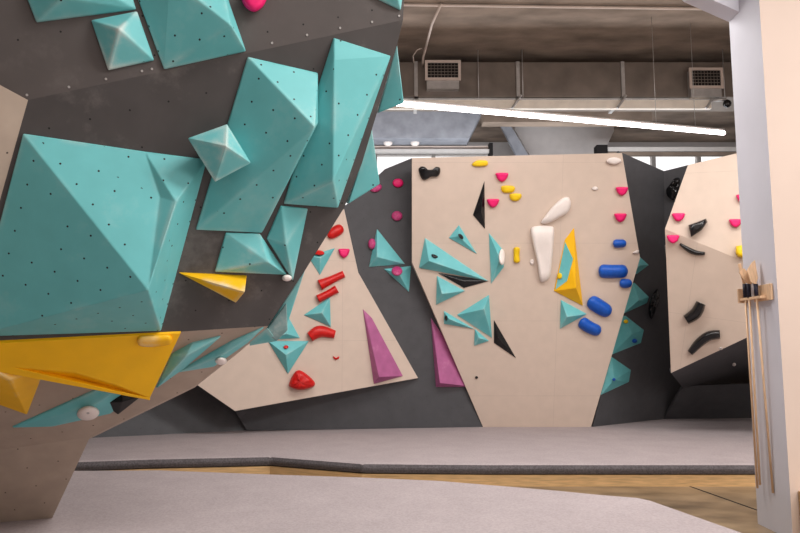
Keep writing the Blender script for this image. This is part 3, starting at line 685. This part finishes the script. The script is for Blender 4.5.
# hanger rods and conduit
for px, y0, Y in ((523, 40, DY-.05), (725, 44, DY-.05), (478.6, 55, DY-.04)):
    c = at(px, 98, Y)
    tag(tube('hanger_rod', [Vector((c.x, Y, CEIL)), Vector((c.x, Y, c.z))], .008, M['galv_bright'], seg=6),
        {523: 'thin steel hanger rod in front of the duct flange left of centre', 725: 'thin steel hanger rod by the right air vent', 478.6: 'thin steel hanger rod between the left air vent and the flange'}[px], 'hanger rod', 'duct hanger rods')
ca, cb = at(400, 3.5, 9.9), at(760, 9.5, 9.9)
tag(tube('ceiling_conduit', [Vector((-4, 9.9, CEIL-.03)), Vector((ca.x, 9.9, CEIL-.03)), Vector((cb.x, 10.05, CEIL-.03)), Vector((8.9, 10.08, CEIL-.03))], .022, M['ventframe']), 'long thin pale conduit pipe across the concrete ceiling', 'conduit')
q = [at(441, 3, 9.85), at(432, 24, 10.4), at(423, 58, 11.3)]; q[0].z = CEIL-.05
tag(tube('hanging_cable', q + [Vector((q[-1].x, DY-.02, q[-1].z-.03))], .02, M['ventframe'], seg=6), 'bent pale cable dropping from the ceiling to the left air vent', 'cable')
lp = [at(424, 48, 11.35) + Vector((-.12+.12*math.cos(t), 0, .05-.16*abs(math.sin(t)))) for t in (0, .5, 1.0)]
q = [at(424.5, 47, 11.5), at(417, 50, 11.5), at(413, 56, 11.5), at(414, 63, 11.57)]
tag(tube('cable_loop', q, .01, M['ventframe'], seg=6), 'thin looped wire beside the left air vent', 'cable')
# LED batten
tl, tr_ = at(385, 102.5, 9.2), at(724, 133, 10.7)
tl = tl + (tl-tr_)*.6
tb_ = tag(empty('led_batten', (tl+tr_)/2), 'long slanting white led tube light hanging from the ceiling', 'ceiling light')
dd = (tr_-tl).normalized()
tube('diffuser', [tl, tr_], .034, M['tube'], tb_, seg=10)
tube('housing', [tl+Vector((0, 0, .045)), tr_+Vector((0, 0, .045))], .026, M['frame'], tb_, seg=6)
for t in (.05, .86, .94):
    p = tl + (tr_-tl)*t; tube('suspension_cable', [p+Vector((0, 0, .05)), Vector((p.x, p.y, CEIL))], .004, M['galv_bright'], tb_, seg=5)
# rear concrete beams
YD = 14.2
a, b = at(360, 106, YD), at(486, 138, YD); a.z = CEIL-.01
pts = [Vector((-6, YD, a.z)), Vector((b.x, YD, a.z)), Vector((at(469, 138, YD).x, YD, b.z)), Vector((-6, YD, b.z))]
struct(prism('trim_4', pts, Vector((0, .9, 0)), M['bluegrey']))
tag(box('ceiling_beam', (at(483, 116, 13.6).x, 13.6, at(483, 122, 13.6).z), (at(652, 116, 13.6).x, 13.9, CEIL-.01), M['concrete']), 'dark brown timber-coloured beam across the ceiling behind the led tube', 'beam')
# pale boxed element with slanted ends, centre back
YE = 15.4
pts = [at(515, 130, YE), at(614, 131, YE), at(600, 160, YE), at(534, 162, YE)]
for p in pts: p.y = YE
bx = tag(prism('bulkhead', [Vector((pts[0].x, YE, CEIL-.01)), Vector((pts[1].x, YE, CEIL-.01)), pts[1], pts[2], pts[3], pts[0]], Vector((0, 1.0, 0)), M['wall']), 'pale slant-sided bulkhead above the cream central panel', 'bulkhead')
brace = tag(prism('diagonal_brace', [at(497, 117.5, 15.1), at(506, 117.5, 15.1), at(530, 158, 15.1), at(519, 160, 15.1)], Vector((0, .12, 0)), M['bluegrey']), 'pale blue-grey diagonal steel brace left of the bulkhead', 'brace')
# rails at the window heads
ra = at(375, 150, 14.6); rb = at(491, 150, 14.6)
rail = tag(empty('window_rail', (0, 14.6, ra.z)), 'pale grey double rail in front of the left windows', 'rail')
box('rail_bar', (-5, 14.6, at(400, 152.5, 14.6).z), (rb.x, 14.7, at(400, 149, 14.6).z), M['frame'], rail)
box('rail_bar', (-5, 14.66, at(400, 148.5, 14.6).z), (rb.x-.05, 14.8, at(400, 145, 14.6).z), M['ventframe'], rail)
box('end_cap', (rb.x-.04, 14.58, at(400, 155, 14.6).z), (rb.x+.04, 14.82, at(400, 143, 14.6).z), M['ventdark'], rail)
rc = at(607, 150, 14.6)
rail = tag(empty('window_rail', (rc.x, 14.6, rc.z)), 'cream rail above the notch, right of the bulkhead', 'rail')
box('rail_bar', (rc.x, 14.6, at(640, 151, 14.6).z), (8.9, 14.7, at(640, 147, 14.6).z), M['frame'], rail)
box('rail_bar', (rc.x, 14.62, at(640, 155, 14.6).z), (8.9, 14.72, at(640, 151.5, 14.6).z), M['concrete'], rail)
box('end_cap', (rc.x-.22, 14.58, at(640, 158, 14.6).z), (rc.x+.01, 14.82, at(640, 145, 14.6).z), M['ventdark'], rail)
for x in (385, 412):
    c = at(x+3, 143, 14.5)
    bm = bmesh.new(); bmesh.ops.create_uvsphere(bm, u_segments=10, v_segments=6, radius=.07, matrix=Matrix.Translation(c) @ Matrix.Diagonal((1.4, 1, 1, 1)))
    tag(finish(bm, 'spotlight', M['white'], smooth=True), 'small white spotlight head, the %s of two above the left window rail' % ('left one' if x == 385 else 'right one'), 'spotlight', 'spotlights above the rail')

# ------------------------------------------------------------------ brushes on the pillar
PX = 3.058
bh = tag(empty('brush_holder', (PX, 5.95, 1.9)), 'notched plywood brush holder bracket fixed on the grey side of the pillar', 'holder')
zt = at(757, 290, 5.9).z; zb = at(757, 300, 5.9).z
pts = [Vector((PX, 5.86, zb-.01)), Vector((PX, 5.86, zt+.04)), Vector((PX-.02, 5.86, zt+.04)), Vector((PX-.10, 5.86, zt-.0)), Vector((PX-.10, 5.86, zb+.03)), Vector((PX-.06, 5.86, zb-.01))]
bm = bmesh.new()
add_box(bm, (PX-.07, 5.80, zb+.01), (PX, 6.18, zb+.03))
finish(bm, 'shelf', M['palewood'], bh)
box('front_board', (PX-.02, 5.72, zb-.01), (PX, 6.0, zt+.04), M['palewood'], bh, bevel=.004)
box('rear_board', (PX-.08, 6.15, zb-.01), (PX, 6.17, zt+.03), M['palewood'], bh, bevel=.004)
def brush(top, tape0, tape1, bot, head, label, r=.0095):
    e = tag(empty('climbing_brush', bot), label, 'brush', 'long-handled hold brushes')
    tube('handle', [bot, top], r, M['palewood'], e)
    tube('tape_grip', [tape0, tape1], r*1.9, M['tape'], e)
    bm = bmesh.new()
    for p in head: bm.verts.new(p)
    for p in head: bm.verts.new(p+Vector((.012, .03, 0)))
    bmesh.ops.convex_hull(bm, input=bm.verts[:]); finish(bm, 'head', M['palewood'], e, bevel=.003)
def line(p, q, y): 
    t = (y-p[1])/(q[1]-p[1]); return (p[0]+(q[0]-p[0])*t, y)
for k, (p, q, Yd, hd, lab) in enumerate((
    ((744.5, 283), (757.5, 488), 6.08, [(738, 264), (741, 263), (746, 283), (743, 284)], 'left brush of the three, its thin head tilted left'),
    ((748.5, 283), (760, 485), 6.0, [(739, 272), (744, 268), (755, 280), (752, 284), (746, 283)], 'middle brush of the three with a broad wooden head'),
    ((755.5, 283), (773, 493), 5.9, [(752, 262), (755, 260), (758, 278), (756, 285), (751, 282), (747, 270)], 'right brush of the three, its handle leaning right'))):
    fn = lambda y: at(*line(p, q, y), Yd)
    brush(fn(283), fn(284), fn(298), fn(q[1]), [at(x, y, Yd) for x, y in hd], lab)
# wooden box by the pillar foot
o = box('wooden_box', (3.12, 5.42, 0), (3.6, 5.655, .38), M['wood'], bevel=.004)
tag(o, 'wooden box corner at the foot of the pillar, right edge', 'box')
